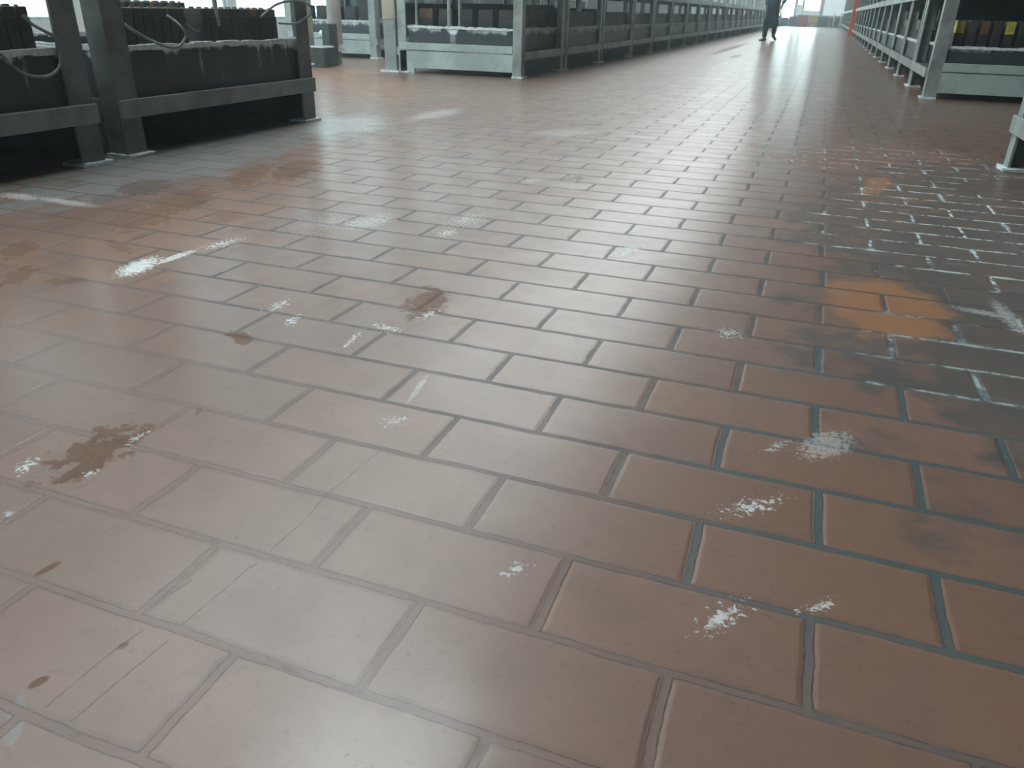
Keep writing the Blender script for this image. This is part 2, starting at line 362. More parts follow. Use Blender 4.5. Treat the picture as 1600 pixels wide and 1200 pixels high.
    dry = g.m('MAXIMUM', g.m('MAXIMUM', g.m('MAXIMUM', salt, g.m('MULTIPLY', g.m('MAXIMUM', rust, dark), .8)), g.m('MULTIPLY', eff, .8)), g.m('MULTIPLY', grime, .45))
    ro = g.m('ADD', g.lin(n_mid, .3, .7, ROUGH-.05, ROUGH+.07), g.m('MULTIPLY', dry, .25))
    ro = g.m('ADD', ro, g.m('MULTIPLY', g.m('SUBTRACT', rnd, .5), .08))
    ro = g.m('ADD', ro, g.m('MULTIPLY', joint, .10))
    g.out(col, g.m('ADD', ro, .2), 0., nrm, SPEC, g.m('MULTIPLY', g.m('SUBTRACT', 1., g.m('MAXIMUM', g.m('MULTIPLY', dry, .9), g.m('MULTIPLY', joint, g.lin(near_j, 0, 1, .72, .15))), None, True), COAT))
    return m
CLAY_A, CLAY_B, CLAY_C, CLAY_D = (.182, .102, .074), (.210, .115, .082), (.154, .094, .074), (.206, .103, .061)
ROUGH, SPEC, COAT = .30, .5, .58

# ------------------------------------------------------------------ mesh helpers
class MB:
    def __init__(s): s.b = bmesh.new()
    def box(s, x0, x1, y0, y1, z0, z1, bev=0.):
        x0, x1 = sorted((x0, x1)); y0, y1 = sorted((y0, y1)); z0, z1 = sorted((z0, z1))
        vs_ = [s.b.verts.new((x, y, z)) for z in (z0, z1) for x, y in ((x0, y0), (x1, y0), (x1, y1), (x0, y1))]
        fs = [s.b.faces.new([vs_[i] for i in q]) for q in ((3, 2, 1, 0), (4, 5, 6, 7), (0, 1, 5, 4), (1, 2, 6, 5), (2, 3, 7, 6), (3, 0, 4, 7))]
        if bev > 0:
            es = list({e for f_ in fs for e in f_.edges})
            bmesh.ops.bevel(s.b, geom=es, offset=bev, segments=2, profile=.5, affect='EDGES')
        return s
    def cyl(s, c, r0, r1, h, n=12, axis=(0, 0, 1)):
        a = Vector(axis).normalized(); t = a.orthogonal().normalized(); w = a.cross(t); c = Vector(c); rings = []
        for k, rr in ((0, r0), (1, r1)):
            rings.append([s.b.verts.new(c+a*(h*k)+(t*math.cos(i*2*math.pi/n)+w*math.sin(i*2*math.pi/n))*rr) for i in range(n)])
        for i in range(n): s.b.faces.new((rings[0][i], rings[0][(i+1) % n], rings[1][(i+1) % n], rings[1][i]))
        s.b.faces.new(rings[0][::-1]); s.b.faces.new(rings[1]); return s
    def tube(s, pts, rad, n=8):
        P = [Vector(q) for q in pts]; fine = []
        for i in range(len(P)-1):
            p0, p1, p2, p3 = P[max(i-1, 0)], P[i], P[i+1], P[min(i+2, len(P)-1)]
            for k in range(5):
                t = k/5; fine.append(.5*((2*p1)+(p2-p0)*t+(2*p0-5*p1+4*p2-p3)*t*t+(3*p1-p0-3*p2+p3)*t**3))
        fine.append(P[-1]); rings = []; up = Vector((.3, .2, 1)).normalized()
        for i, c in enumerate(fine):
            d = (fine[min(i+1, len(fine)-1)]-fine[max(i-1, 0)]).normalized(); a = d.cross(up)
            a = a.normalized() if a.length > 1e-4 else d.orthogonal().normalized(); b = d.cross(a).normalized(); up = a.cross(d) if a.cross(d).length > .1 else up
            rings.append([s.b.verts.new(c+(a*math.cos(j*2*math.pi/n)+b*math.sin(j*2*math.pi/n))*rad) for j in range(n)])
        for A, B in zip(rings, rings[1:]):
            for j in range(n): s.b.faces.new((A[j], A[(j+1) % n], B[(j+1) % n], B[j]))
        s.b.faces.new(rings[0][::-1]); s.b.faces.new(rings[-1]); return s
    def rings(s, rings, cap=True):
        R_ = [[s.b.verts.new(p) for p in ring] for ring in rings]; n = len(R_[0])
        for A, B in zip(R_, R_[1:]):
            for j in range(n): s.b.faces.new((A[j], A[(j+1) % n], B[(j+1) % n], B[j]))
        if cap: s.b.faces.new(R_[0][::-1]); s.b.faces.new(R_[-1])
        return s
    def crumple(s, amp, cuts=0):
        if cuts: bmesh.ops.subdivide_edges(s.b, edges=s.b.edges[:], cuts=cuts, use_grid_fill=True)
        for v_ in s.b.verts: v_.co += Vector((random.uniform(-amp, amp), random.uniform(-amp, amp), random.uniform(-amp, amp)))
        return s
    def build(s, name, mat, parent=None, loc=(0, 0, 0), smooth=False):
        bmesh.ops.recalc_face_normals(s.b, faces=s.b.faces[:])
        me = bpy.data.meshes.new(name); s.b.to_mesh(me); s.b.free()
        if smooth:
            for q in me.polygons: q.use_smooth = True
        me.materials.append(MAT[mat] if isinstance(mat, str) else mat)
        o = bpy.data.objects.new(name, me); COL.objects.link(o); o.location = loc
        if parent is not None: o.parent = parent
        return o
def tag(o, label, cat, group=None, kind=None):
    if label: o['label'] = label
    if cat: o['category'] = cat
    if group: o['group'] = group
    if kind: o['kind'] = kind
    return o
def thing(name, loc, label, cat, group=None):
    o = bpy.data.objects.new(name, None); COL.objects.link(o); o.location = loc; o.empty_display_size = .1
    return tag(o, label, cat, group)
def struct(name, mb, mat, label=None):
    o = mb.build(name, mat); o['kind'] = 'structure'
    if label: o['label'] = label
    return o
def copy_tree(o, parent=None):
    c = o.copy(); COL.objects.link(c)
    if parent is not None: c.parent = parent
    for ch in list(o.children): copy_tree(ch, c)
    return c
ORD = ['first', 'second', 'third', 'fourth', 'fifth', 'sixth', 'seventh', 'eighth', 'ninth', 'tenth', 'eleventh', 'twelfth', 'thirteenth', 'fourteenth', 'fifteenth', 'sixteenth', 'seventeenth', 'eighteenth', 'nineteenth', 'twentieth']
ORD += ['twenty-' + q for q in ORD[:9]] + ['thirtieth'] + ['thirty-' + q for q in ORD[:9]]

# ------------------------------------------------------------------ the hall
XL, XR, YN, YF, ZC = -8.6, 7.6, -6.0, 63.0, 6.2
FX = [XL-.2, -1.2, -.35, 0., .24, .6, .95, 1.4, XR+.2]; FY = [YN-.2, .0, .2, .4, .75, 1.15, 1.7, 2.4, 3.6, 5.5, 9., YF+.4]
m_ = MB(); tv = [[m_.b.verts.new((x_, y_, 0.)) for x_ in FX] for y_ in FY]; bv = [[m_.b.verts.new((x_, y_, -.2)) for x_ in (FX[0], FX[-1])] for y_ in (FY[0], FY[-1])]
patch_of = []
for j in range(len(FY)-1):
    for i in range(len(FX)-1):
        f_ = m_.b.faces.new((tv[j][i], tv[j][i+1], tv[j+1][i+1], tv[j+1][i])); f_.material_index = len(patch_of); patch_of.append((FX[i], FX[i+1], FY[j], FY[j+1]))
m_.b.faces.new((bv[0][0], bv[1][0], bv[1][1], bv[0][1]))
m_.b.faces.new([bv[0][0], bv[0][1]]+[tv[0][i] for i in range(len(FX)-1, -1, -1)]); m_.b.faces.new([bv[1][1], bv[1][0]]+[tv[-1][i] for i in range(len(FX))])
m_.b.faces.new([bv[1][0], bv[0][0]]+[tv[j][0] for j in range(len(FY))]); m_.b.faces.new([bv[0][1], bv[1][1]]+[tv[j][-1] for j in range(len(FY)-1, -1, -1)])
fm_ = {}
def patch_mat(box):
    key = tuple(tuple(k for k, q in enumerate(l) if reaches(q, box)) for d_ in (ALL_STAINS, ALL_ZONES) for l in d_.values()) + (box[0] < .3 and box[1] > .1 and box[2] < .7,)
    key = key + ((box,) if key[-1] else ())
    if key not in fm_: fm_[key] = floor_mat(box)
    return fm_[key]
fl_ = struct('floor', m_, patch_mat(patch_of[0]), 'red brown clay tile floor laid in running bond with grey joints')
for b_ in patch_of[1:]: fl_.data.materials.append(patch_mat(b_))
m_ = MB(); m_.box(XL-.2, XR+.2, YN-.2, YF+.4, ZC, ZC+.2); struct('ceiling', m_, 'ceil')
for k in range(16):
    m_ = MB(); y0 = -5.0+4.2*k
    for xx in (-6.2, -4.8, -3.4, -2.0): m_.box(xx-.03, xx+.03, y0, y0+3.9, ZC-.09, ZC)
    for yy in (y0, y0+1.95, y0+3.9): m_.box(-6.23, -1.97, yy-.03, yy+.03, ZC-.085, ZC)
    w_ = struct('window_%d' % (k+41), m_, 'frame')
    m_ = MB(); m_.box(-6.2, -2.0, y0, y0+3.9, ZC-.04, ZC-.02); m_.build('roof_light', 'skylight', w_)
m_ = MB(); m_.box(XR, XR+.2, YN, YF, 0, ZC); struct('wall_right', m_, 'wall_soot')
m_ = MB(); m_.box(XL, XR, YN-.2, YN, 0, ZC); struct('wall_near', m_, 'wall_dark')
# left wall: a low plinth, a band of wall above, piers between tall windows
WZ0, WZ1 = .40, 5.3
win_y = [(-4.5+3.2*k, -4.5+3.2*k+2.98) for k in range(12)]
m_ = MB(); m_.box(XL-.2, XL, YN, YF, 0, WZ0); m_.box(XL-.2, XL, YN, YF, WZ1, ZC)
ys = [YN]+[q for w_ in win_y for q in w_]+[YF]
for a_, b_ in zip(ys[0::2], ys[1::2]): m_.box(XL-.2, XL, a_, b_, WZ0, WZ1)
struct('wall_left', m_, 'wall')
m_ = MB(); m_.box(XL-.14, XL+.01, win_y[6][0]-.1, YF-.5, .02, 1.95); struct('trim_1', m_, 'wall_soot')          # dark dado added to dim the floor reflection beyond the cross aisle
for k, (a_, b_) in enumerate(win_y):
    m_ = MB(); WZ0 = .40 if k < 6 else 1.97
    for yy in (a_, b_): m_.box(XL-.13, XL-.05, yy-.025, yy+.025, WZ0, WZ1)
    for zz in (WZ0+.02, *((1.6,) if k < 6 else ()), 2.9, 4.1, WZ1-.02): m_.box(XL-.12, XL-.06, a_, b_, zz-.02, zz+.02)
    w_ = struct('window_%d' % (k+1), m_, 'frame')
    m_ = MB(); m_.box(XL-.11, XL-.09, a_+.01, b_-.01, WZ0+.01, WZ1-.01); m_.build('pane', 'window_left', w_)
# far wall: dark base, glazed bays above
m_ = MB(); FW = [(-3.0, -1.45, .42), (-1.35, -.95, 1.3), (-.9, .25, .95), (.45, 1.95, 4.0)]
m_.box(XL, XR, YF, YF+.2, 4.6, ZC); m_.box(XL, -3.0, YF, YF+.2, 0, 2.0); m_.box(1.95, XR, YF, YF+.2, 0, 2.0); m_.box(-3.2, -3.0, YF, YF+.2, 2.0, 4.6); m_.box(1.95, 2.15, YF, YF+.2, 2.0, 4.6)
for a_, b_, s_ in FW: m_.box(a_, b_, YF, YF+.2, 0, min(s_, .72))
for a_, b_ in ((-1.45, -1.35), (-.95, -.9), (.25, .45)): m_.box(a_, b_, YF, YF+.2, 0, 4.6)
struct('wall_far', m_, 'wall')
for k, (a_, b_, s_) in enumerate(FW):
    if s_ > .72:
        m_ = MB(); m_.box(a_, b_, YF+.02, YF+.06, .72, s_)
        struct('window_%d' % (k+33), m_, 'window_soft' if s_ < 3 else 'window_bay')  # self-glowing sheets stand in for the pale lit panels
    if s_ < 4:
        m_ = MB()
        for xx in (a_+.03, b_-.03): m_.box(xx-.03, xx+.03, YF+.02, YF+.1, s_, 4.6)
        for zz in (s_+.03, 2.2, 4.57): m_.box(a_, b_, YF+.03, YF+.09, zz-.03, zz+.03)
        w_ = struct('window_%d' % (k+21), m_, 'frame')
        m_ = MB(); m_.box(a_, b_, YF+.1, YF+.12, s_, 4.6); m_.build('pane', 'window_far', w_)
m_ = MB(); m_.box(.45, 1.95, YF+.02, YF+.06, 4.0, 4.6); struct('window_31', m_, 'window_far')
m_ = MB(); m_.box(XL, -3.2, YF+.06, YF+.1, 2.0, 4.6); struct('window_32', m_, 'window_far')
m_ = MB(); m_.box(2.15, XR, YF+.06, YF+.1, 2.0, 4.6); struct('window_38', m_, 'window_far')

# ------------------------------------------------------------------ ceiling lamps: one line over the left rack row, and a near pair, its right lamp added
def lamp(x, y, label, glass='lamp'):
    t = thing('ceiling_lamp', (x, y, 5.2), label, 'lamp', 'tube lamps hung under the ceiling')
    m = MB(); m.box(-.11, .11, -.75, .75, .05, .11, .01); m.build('housing', 'white_panel', t)
    m = MB(); m.cyl((-.05, -.72, .02), .02, .02, 1.44, 10, (0, 1, 0)); m.build('tube', glass, t)
    m = MB(); m.cyl((.05, -.72, .02), .02, .02, 1.44, 10, (0, 1, 0)); m.build('tube', glass, t)
    for yy in (-.55, .55):
        m = MB(); m.cyl((0, yy, .1), .006, .006, ZC-5.3, 6); m.build('hanger_rod', 'steel', t)
lamp(-2.05, 3.15, 'left lamp of the two hanging nearest the camera', 'lamp_new')
lamp(-1.35, 3.45, 'right lamp of the two hanging nearest the camera', 'lamp_new')  # second near lamp, added to widen the glare on the floor
for k in range(24): lamp(-3.2, 13.4+2.0*k, 'twin tube lamp in the long line above the left racks, %s from near end' % ORD[k])

# ------------------------------------------------------------------ racks
DEP = 1.45
RACK_NAME = ['']
def rack(x, y, L, side, label, group, near=False, light_block=False, end_panel=False, rail0=0., post=.10, top=True, rail_over=True):
    "side +1: the rack stands left of the aisle and faces +x; -1: mirrored"
    t = thing('battery_rack', (x, y, 0), label, 'rack', group); RACK_NAME[0] = t.name
    sx = lambda a: a*side
    st = 'steel_dark' if light_block else 'steel'
    for (xa, xb, ya) in ((0, -post, 0), (0, -post, L-post*1.15), (-DEP+post, -DEP, 0), (-DEP+post, -DEP, L-post*1.15)):
        w_, th = post*1.15, .012
        xo, xi = (xa, xb) if xa == 0 else (xb, xa)               # outer face, inner edge of the flange
        d_ = -1 if xo == 0 else 1
        yo, yi = (ya, ya+w_) if ya == 0 else (ya+w_, ya)
        e_ = 1 if ya == 0 else -1
        sec = [(xo, yo), (xo, yi), (xo+d_*th, yi), (xo+d_*th, yo+e_*th), (xi, yo+e_*th), (xi, yo)]
        m = MB(); m.rings([[(sx(a), b, 0.) for a, b in sec], [(sx(a), b, 2.05) for a, b in sec]])
        p = m.build('post', st, t)
        m = MB(); m.box(sx(max(xa, xb)+.025), sx(min(xa, xb)-.0), ya-.02, ya+post*1.15+.02, 0.0, .016)
        if near: m.crumple(.003, 3)
        m.build('foot_plate', 'crust', p)
    def rail(name, xa, xb, ya, yb, z0, z1, mat=st):
        m = MB(); m.box(sx(xa), sx(xb), ya, yb, z0, z1, .003 if near else 0); return m.build(name, mat, t)
    rail('front_rail', .0, .02, rail0, L, .175, .255, 'rail_dull' if light_block else 'steel')
    rail('rear_rail', -DEP-.02, -DEP, 0, L, .175, .255)
    rail('end_rail', -post, -DEP+post, L-.03, L, .175, .255)
    if end_panel:
        rail('end_panel', -post, -DEP+.02, -.004, .016, .236, .31, 'panel')
        m = MB(); m.box(sx(-post), sx(-DEP+.02), .0, .02, .055, .228); m.box(sx(-DEP+.02), sx(-DEP+.19), .0, .02, 0, .056); m.build('end_panel', 'panel', t)
    else: rail('end_rail', -post, -DEP+post, 0, .03, .175, .255)
    rail('shelf_deck', -.013, -DEP+.013, .013, L-.013, .243, .252, 'deck')
    if light_block:  # added dark plates that stop window light under the near racks
        rail('rear_skirt', -DEP-.04, -DEP-.022, -.128, L, .0, .173, 'deck'); rail('end_skirt', -.014, -DEP-.021, L-.03, L-.0125, .0, .173, 'deck')
    if top:
        rail('upper_rail', .0, .02, 0, L, .86, .95); rail('upper_rail', -DEP-.02, -DEP, 0, L, .86, .95)
        if not light_block: rail('upper_deck', -.013, -DEP+.013, .013, L-.013, .938, .95, 'deck')
        rail('upper_end_rail', -post, -DEP+post, 0, .03, .86, .95); rail('upper_end_rail', -post, -DEP+post, L-.03, L, .86, .95)
    rail('top_rail', -.03, .0, post, L-post, 1.97, 2.05); rail('top_rail', -DEP, -DEP+.03, post, L-post, 1.97, 2.05)
    return t
def tank(x, y, L, side, label, group, z0=.2535, h=.212, near=False, ins=.032, y_ins=None):
    t = thing('battery_tank', (x, y, z0), label, 'tank', group)
    inx = .031 if y_ins is None else .118
    xa, xb, ya, yb, w = -inx*side, (-DEP+inx)*side, (y_ins if y_ins is not None else ins), L-ins, .02
    if xa > xb: xa, xb = xb, xa
    m = MB(); m.box(xa, xb, ya, yb, 0, .015); m.box(xa, xa+w, ya, yb, .015, h); m.box(xb-w, xb, ya, yb, .015, h); m.box(xa+w, xb-w, ya, ya+w, .015, h); m.box(xa+w, xb-w, yb-w, yb, .015, h)
    m.build('vat', 'tank', t)
    e = .012
    m = MB()
    n = 22 if near else 1
    def lip(x0, x1, y0, y1, along):
        for k in range(n):
            j0, j1 = (random.uniform(-.004, .004), random.uniform(-.004, .006)) if near else (0, 0)
            if along == 'y': m.box(x0-j0*.5, x1+j1*.5, y0+(y1-y0)*k/n, y0+(y1-y0)*(k+1)/n, h-.010+j0, h+.012+j1)
            else: m.box(x0+(x1-x0)*k/n, x0+(x1-x0)*(k+1)/n, y0, y1, h-.010+j0, h+.012+j1)
    lip(xa-e, xa+w, ya-e, yb+e, 'y'); lip(xb-w, xb+e, ya-e, yb+e, 'y'); lip(xa+w, xb-w, ya-e, ya+w, 'x'); lip(xa+w, xb-w, yb-w, yb+e, 'x')
    tag(m.build('rim', 'crust', t), 'white crusted rim', None)
    return t

# battery cells
def make_cell(wy, wx, z_case, z_lid, lid, cap=.008):
    t = bpy.data.objects.new('battery_cell', None); COL.objects.link(t)
    m = MB(); m.box(-wx/2, wx/2, -wy/2, wy/2, 0, z_case, .003); m.build('case', 'case', t)
    m = MB(); m.box(-wx/2+.004, wx/2-.004, -wy/2+.002, wy/2-.002, z_case, z_lid, .003); m.build('lid', lid, t)
    m = MB(); m.cyl((0, 0, z_lid), .014, .012, cap, 10); m.build('vent_cap', 'lid_dark', t)
    for q in (-1, 1):
        m = MB(); m.cyl((q*wx*.32, 0, z_lid), .008, .007, cap*.8, 8); m.build('terminal', 'lead', t)
    return t
ZB = .270
PROTO = {}
def cell(kind, x, y, label, group, z=ZB):
    key = kind
    if key not in PROTO:
        lid = {'thin': 'lid_dark', 'thin_brown': 'lid_brown', 'tall': 'lid_dark', 'tall_brown': 'lid_brown', 'wide': 'lid_dark', 'wide_yellow': 'lid_yellow', 'wide_brown': 'lid_brown', 'wide_grey': 'lid_grey', 'slim': 'lid_dark', 'slim_yellow': 'lid_yellow', 'slim_brown': 'lid_brown', 'slim_grey': 'lid_grey'}[kind]
        if kind.startswith('thin'): PROTO[key] = make_cell(.051, .17, .325, .362, lid)
        elif kind.startswith('tall'): PROTO[key] = make_cell(.045, .15, .342, .386, lid)
        elif kind.startswith('slim'): PROTO[key] = make_cell(.17, .074, .288, .388, lid)
        else: PROTO[key] = make_cell(.088, .17, .288, .378, lid)
        o = PROTO[key]
    else: o = copy_tree(PROTO[key])
    o.location = (x, y, z); tag(o, label, 'battery', group); return o

# near left: two racks
XLROW, XRROW = -2.13, 1.77
NL = 'charging racks on the near left'
rack(XLROW, .74, 1.58, 1, 'steel charging rack at the left edge, cut off by the frame', NL, near=True, post=.105, light_block=True)
tank(XLROW, .74, 1.58, 1, 'white streaked black vat in the rack at the left edge', 'vats in the near left racks', near=True)
rack(XLROW, 2.45, 1.545, 1, 'steel charging rack with a cable looped round its far post, beside the cross aisle', NL, near=True, post=.105, light_block=True)
tank(XLROW, 2.45, 1.545, 1, 'black vat with thin white rim in the near left rack by the cross aisle', 'vats in the near left racks', near=True)
k = 0
yy = 1.02
while yy < 2.13:
    k += 1
    for c_, xx in ((0, -2.27), (1, -2.62)):
        cell('thin' if (k+c_) % 7 else 'thin_brown', xx, yy, 'dark thin cell in the %s row of the left edge rack, %s towards the gap' % (('front', 'second')[c_], ORD[k-1]), 'cells in the left edge rack')
    yy += .058
k = 0; yy = 2.63
while yy < 3.83:
    k += 1
    skip = k in (9, 10, 13)
    if not skip: cell('thin_brown' if k > 15 and k % 3 == 0 else 'thin', -2.30, yy, 'thin %s lidded cell in front bank of near left rack, %s from the gap' % ('brown' if k > 15 and k % 3 == 0 else 'dark', ORD[k-1]), 'front bank of the near left rack')
    yy += .0575
for k in range(9):
    cell('tall_brown' if k % 2 else 'tall', -2.95, 3.22+.072*k, 'taller cell behind the front bank near the looped cable, %s from the left' % ORD[k], 'taller cells behind the front bank')

# far left row, right row, second row
def cells_for(x0, y0, L, side, depth_rows, kinds, where, group, pitch=.104, off=.14):
    n = int((L-.34)/pitch)
    for c_ in range(depth_rows):
        for k in range(n):
            kd = kinds(k, c_)
            if kd is None: continue
            lidw = {'wide': 'dark', 'wide_yellow': 'yellow', 'wide_brown': 'brown', 'wide_grey': 'grey'}[kd]
            cell(kd, x0-side*(off+.235*c_), y0+.20+pitch*k, '%s lidded cell in %s, row %s from aisle, %s from near end' % (lidw, where, ORD[c_], ORD[k]), group)
bulk = MB(); bulk_lid = MB()
def bulk_cells(x0, y0, L, side):
    n = int((L-.34)/.104)
    for c_ in range(2):
        for k in range(n):
            xx, y_ = x0-side*(.14+.3*c_), y0+.2+.104*k
            bulk.box(xx-.085, xx+.085, y_-.044, y_+.044, ZB, ZB+.288); bulk_lid.box(xx-.08, xx+.08, y_-.04, y_+.04, ZB+.288, ZB+.378)

LB = [7.83, 9.42, 11.2, 13.2, 14.9, 16.8, 18.75]
while LB[-1] < 60: LB.append(LB[-1]+1.9)
def kinds_left(k, c_): return 'wide_brown' if (k*3+c_) % 11 == 4 else ('wide_grey' if (k+c_) % 6 == 2 else 'wide')
def kinds_right(k, c_):
    if k == 0: return ['wide_yellow', 'wide_grey', 'wide_yellow', 'wide_grey', 'wide', 'wide_grey'][c_ % 6]
    return 'wide_yellow' if (k*2+c_) % 5 == 1 else ('wide_brown' if k % 5 == 3 else 'wide_grey')
far_done = None
for i, (a_, b_) in enumerate(zip(LB, LB[1:])):
    L = b_-a_-.07
    rack(XLROW, a_, L, 1, ('pale panelled corner rack of the far left row, beside the cross aisle' if i == 0 else '%s steel rack of the far left row, counted from the cross aisle corner' % ORD[i]), 'racks of the far left row', end_panel=(i == 0), rail0=.11 if i == 0 else 0., near=(i == 0), post=.10 if i == 0 else .08)
    tank(XLROW, a_, L, 1, ('white frosted vat in the corner rack of the far left row' if i == 0 else 'vat with white rim in the %s rack of the far left row' % ORD[i]), 'vats of the far left row', near=(i < 3), y_ins=.036 if i == 0 else None)
    if i == 0: cells_for(XLROW, a_, L, 1, 5, lambda k, c_: kinds_left(k, c_) if (c_ == 0 or k < 2) else None, 'far left corner rack', 'cells in the far left corner rack', off=.24)
    if i == 0:
        m_ = MB(); m_.box(-.13, -DEP+.12, L-.052, L-.037, .485, .715); m_.build('divider_board', 'board', bpy.data.objects[RACK_NAME[0]])  # board added to hide bright windows behind the corner cells
    if i < 5:
        m_ = MB(); m_.box(-DEP+.014, -DEP+.026, ( .13), L-.13, .485, .70); m_.build('back_board', 'board', bpy.data.objects[RACK_NAME[0]])  # board added along the rear to keep window light out of view
    if i == 0: pass
    elif i < 3: cells_for(XLROW, a_, L, 1, 1, kinds_left, '%s far left rack' % ORD[i], 'cells in the far left row')
    else: bulk_cells(XLROW, a_, L, 1)
RB = [8.05, 9.62, 11.3, 13.05, 14.8]
while RB[-1] < 60: RB.append(RB[-1]+1.75)
for i, (a_, b_) in enumerate(zip(RB, RB[1:])):
    L = b_-a_-.07
    rack(XRROW, a_, L, -1, ('pale panelled corner rack of the right row, beside the cross aisle' if i == 0 else '%s steel rack of the right row, counted from the cross aisle corner' % ORD[i]), 'racks of the right row', end_panel=(i == 0), rail0=.11 if i == 0 else 0., near=(i == 0), post=.11 if i == 0 else .08)
    tank(XRROW, a_, L, -1, ('black vat with frosted rim in the corner rack of the right row' if i == 0 else 'vat with white rim in the %s rack of the right row' % ORD[i]), 'vats of the right row', near=(i < 3), y_ins=.036 if i == 0 else None, h=.185)
    if i == 0:
        m_ = MB(); m_.box(.13, DEP-.12, L-.052, L-.037, .485, .858); m_.build('divider_board', 'board', bpy.data.objects[RACK_NAME[0]])  # dark board hung to block the bright haze behind the cells
        for r_ in range(4 if L > 1.5 else 3):
            for q in range(11):
                kd = (['slim_yellow', 'slim_grey', 'slim_brown', 'slim', 'slim_yellow', 'slim', 'slim_grey', 'slim_yellow', 'slim_grey', 'slim_grey', 'slim_yellow'][q] if r_ == 0 else ('slim' if (q+r_) % 3 else 'slim_grey'))
                cell(kd, XRROW+.185+.1*q, a_+.21+.30*r_, '%s lidded slim cell in right corner rack, bank %s from near end, %s from aisle' % ({'slim': 'dark', 'slim_yellow': 'yellow', 'slim_brown': 'brown', 'slim_grey': 'grey'}[kd], ORD[r_], ORD[q]), 'cells in the right corner rack')
    elif i < 3: cells_for(XRROW, a_, L, -1, 1, kinds_right, '%s right rack' % ORD[i], 'cells in the right row')
    else: bulk_cells(XRROW, a_, L, -1)
rack(XRROW, 2.62, 1.58, -1, 'steel rack at the right edge, only its end post and rail in view', 'racks of the right row', near=True, post=.09)
tank(XRROW, 2.62, 1.58, -1, 'black vat in the rack at the right edge', 'vats of the right row', near=True, h=.185)
# second row behind the far left row
for i in range(6):
    a_ = 9.75+1.8*i
    rack(-4.95, a_, 1.72, 1, 'grey rack of the back row seen between the left columns, %s from the cross aisle' % ORD[i], 'racks of the back left row', end_panel=(i == 0))
    tank(-4.95, a_, 1.72, 1, 'grey vat of the back left row, %s from the cross aisle' % ORD[i], 'vats of the back left row', y_ins=.036 if i == 0 else None)
    if i == 0: cells_for(-4.95, a_, 1.72, 1, 5, lambda k, c_: kinds_left(k, c_) if k == 0 else None, 'nearest back row rack', 'cells in the back left row', off=.24)
    else: bulk_cells(-4.95, a_, 1.72, 1)
tag(bulk.build('battery_cells', 'case'), 'long ranks of dark battery cells in the distant racks along both sides', 'batteries', None, 'stuff')
tag(bulk_lid.build('battery_lids', 'lid_grey'), 'grey lids on the long ranks of cells in the distant racks', 'batteries', None, 'stuff')

# ------------------------------------------------------------------ cables on the near left racks
def cable(pts, rad, label, mat='cable'):
    m = MB(); m.tube(pts, rad); tag(m.build('cable', mat, smooth=True), label, 'cable', 'charging cables on the near left racks')
cable([(-2.16, 1.84, .55)]+CABLE_a+[(-2.15, 2.12, .57), (-2.165, 2.1, .60)], .0065, 'grey cable loop hanging over the vat at the left edge')
cable([(-2.195, 2.60, .62), (-2.16, 2.585, .575)]+CABLE_b[1:]+[(-2.15, 2.92, .57), (-2.195, 2.91, .60)], .0065, 'grey cable sagging across the white rim of the near left rack')
cable([(-2.26, 3.10, .56)]+CABLE_c+[(-2.25, 3.33, .6)], .006, 'short grey cable tail at the foot of the pale upright rod')
cable(CABLE_d+[(-2.2, 3.80, .56)], .0065, 'dark cable looped round the far post of the near left rack')
m_ = MB(); m_.cyl((-2.25, 3.33, .56), .013, .013, .9, 10); m_.cyl((-2.25, 3.33, .548), .018, .018, .03, 10); tag(m_.build('upright_rod', 'steel'), 'pale upright rod rising among the cells of the near left rack', 'rod')

for xx, nm, rr in ((-3.37, 'left', .016), (-2.98, 'middle', .022), (-2.86, 'right', .014)):
    m_ = MB(); m_.cyl((xx, 7.885, .484), rr, rr, .37, 10); m_.cyl((xx, 7.885, .478), rr*1.6, rr*1.6, .012, 10); tag(m_.build('upright_rod', 'steel'), '%s pale rod of three standing on the rim of the far left corner vat' % nm, 'rod', 'rods on the far left corner vat')
# ------------------------------------------------------------------ columns and the odds and ends behind the cross aisle
t = thing('building_column', (-3.68, 7.90, 0), 'square cream and grey painted column at the back of the far left corner rack', 'column')
m_ = MB(); m_.box(-.075, .075, -.075, .075, 0, .53, .006); m_.build('column_base', 'column_low', t)
m_ = MB(); m_.box(-.08, .08, -.08, .08, .53, ZC, .006); m_.build('column_shaft', 'column', t)
m_ = MB(); m_.box(-.12, .12, -.11, .11, 0, .02); m_.crumple(.004, 3); m_.build('base_plate', 'crust', t)
t = thing('building_column', (-4.92, 8.02, 0), 'weathered cream column standing left of the white downpipe', 'column')
m_ = MB(); m_.box(-.08, .08, -.08, .08, 0, ZC, .006); m_.build('column_shaft', 'column', t)
m_ = MB(); m_.box(-.12, .12, -.12, .12, 0, .03); m_.crumple(.006, 3); m_.build('base_plate', 'crust', t)
t = thing('downpipe', (-4.80, 8.50, 0), 'thick white downpipe rising beside the dark bin', 'pipe')
m_ = MB(); m_.cyl((0, 0, .16), .085, .085, 2.3, 18); m_.build('pipe', 'white_pipe', t, smooth=True)
m_ = MB(); m_.cyl((0, 0, 0), .06, .06, .17, 16); m_.build('pipe_foot', 'column_low', t)
m_ = MB(); m_.cyl((0, 0, .15), .097, .097, .05, 18); m_.build('coupling', 'white_pipe', t)
m_ = MB(); m_.cyl((-.17, -.05, .33), .05, .05, .09, 14, (1, 0, 0)); m_.build('side_inlet', 'white_pipe', t)
t = thing('waste_bin', (-4.66, 7.98, 0), 'dark bin with pale rim between the cream column and the white pipe', 'bin')
m_ = MB()
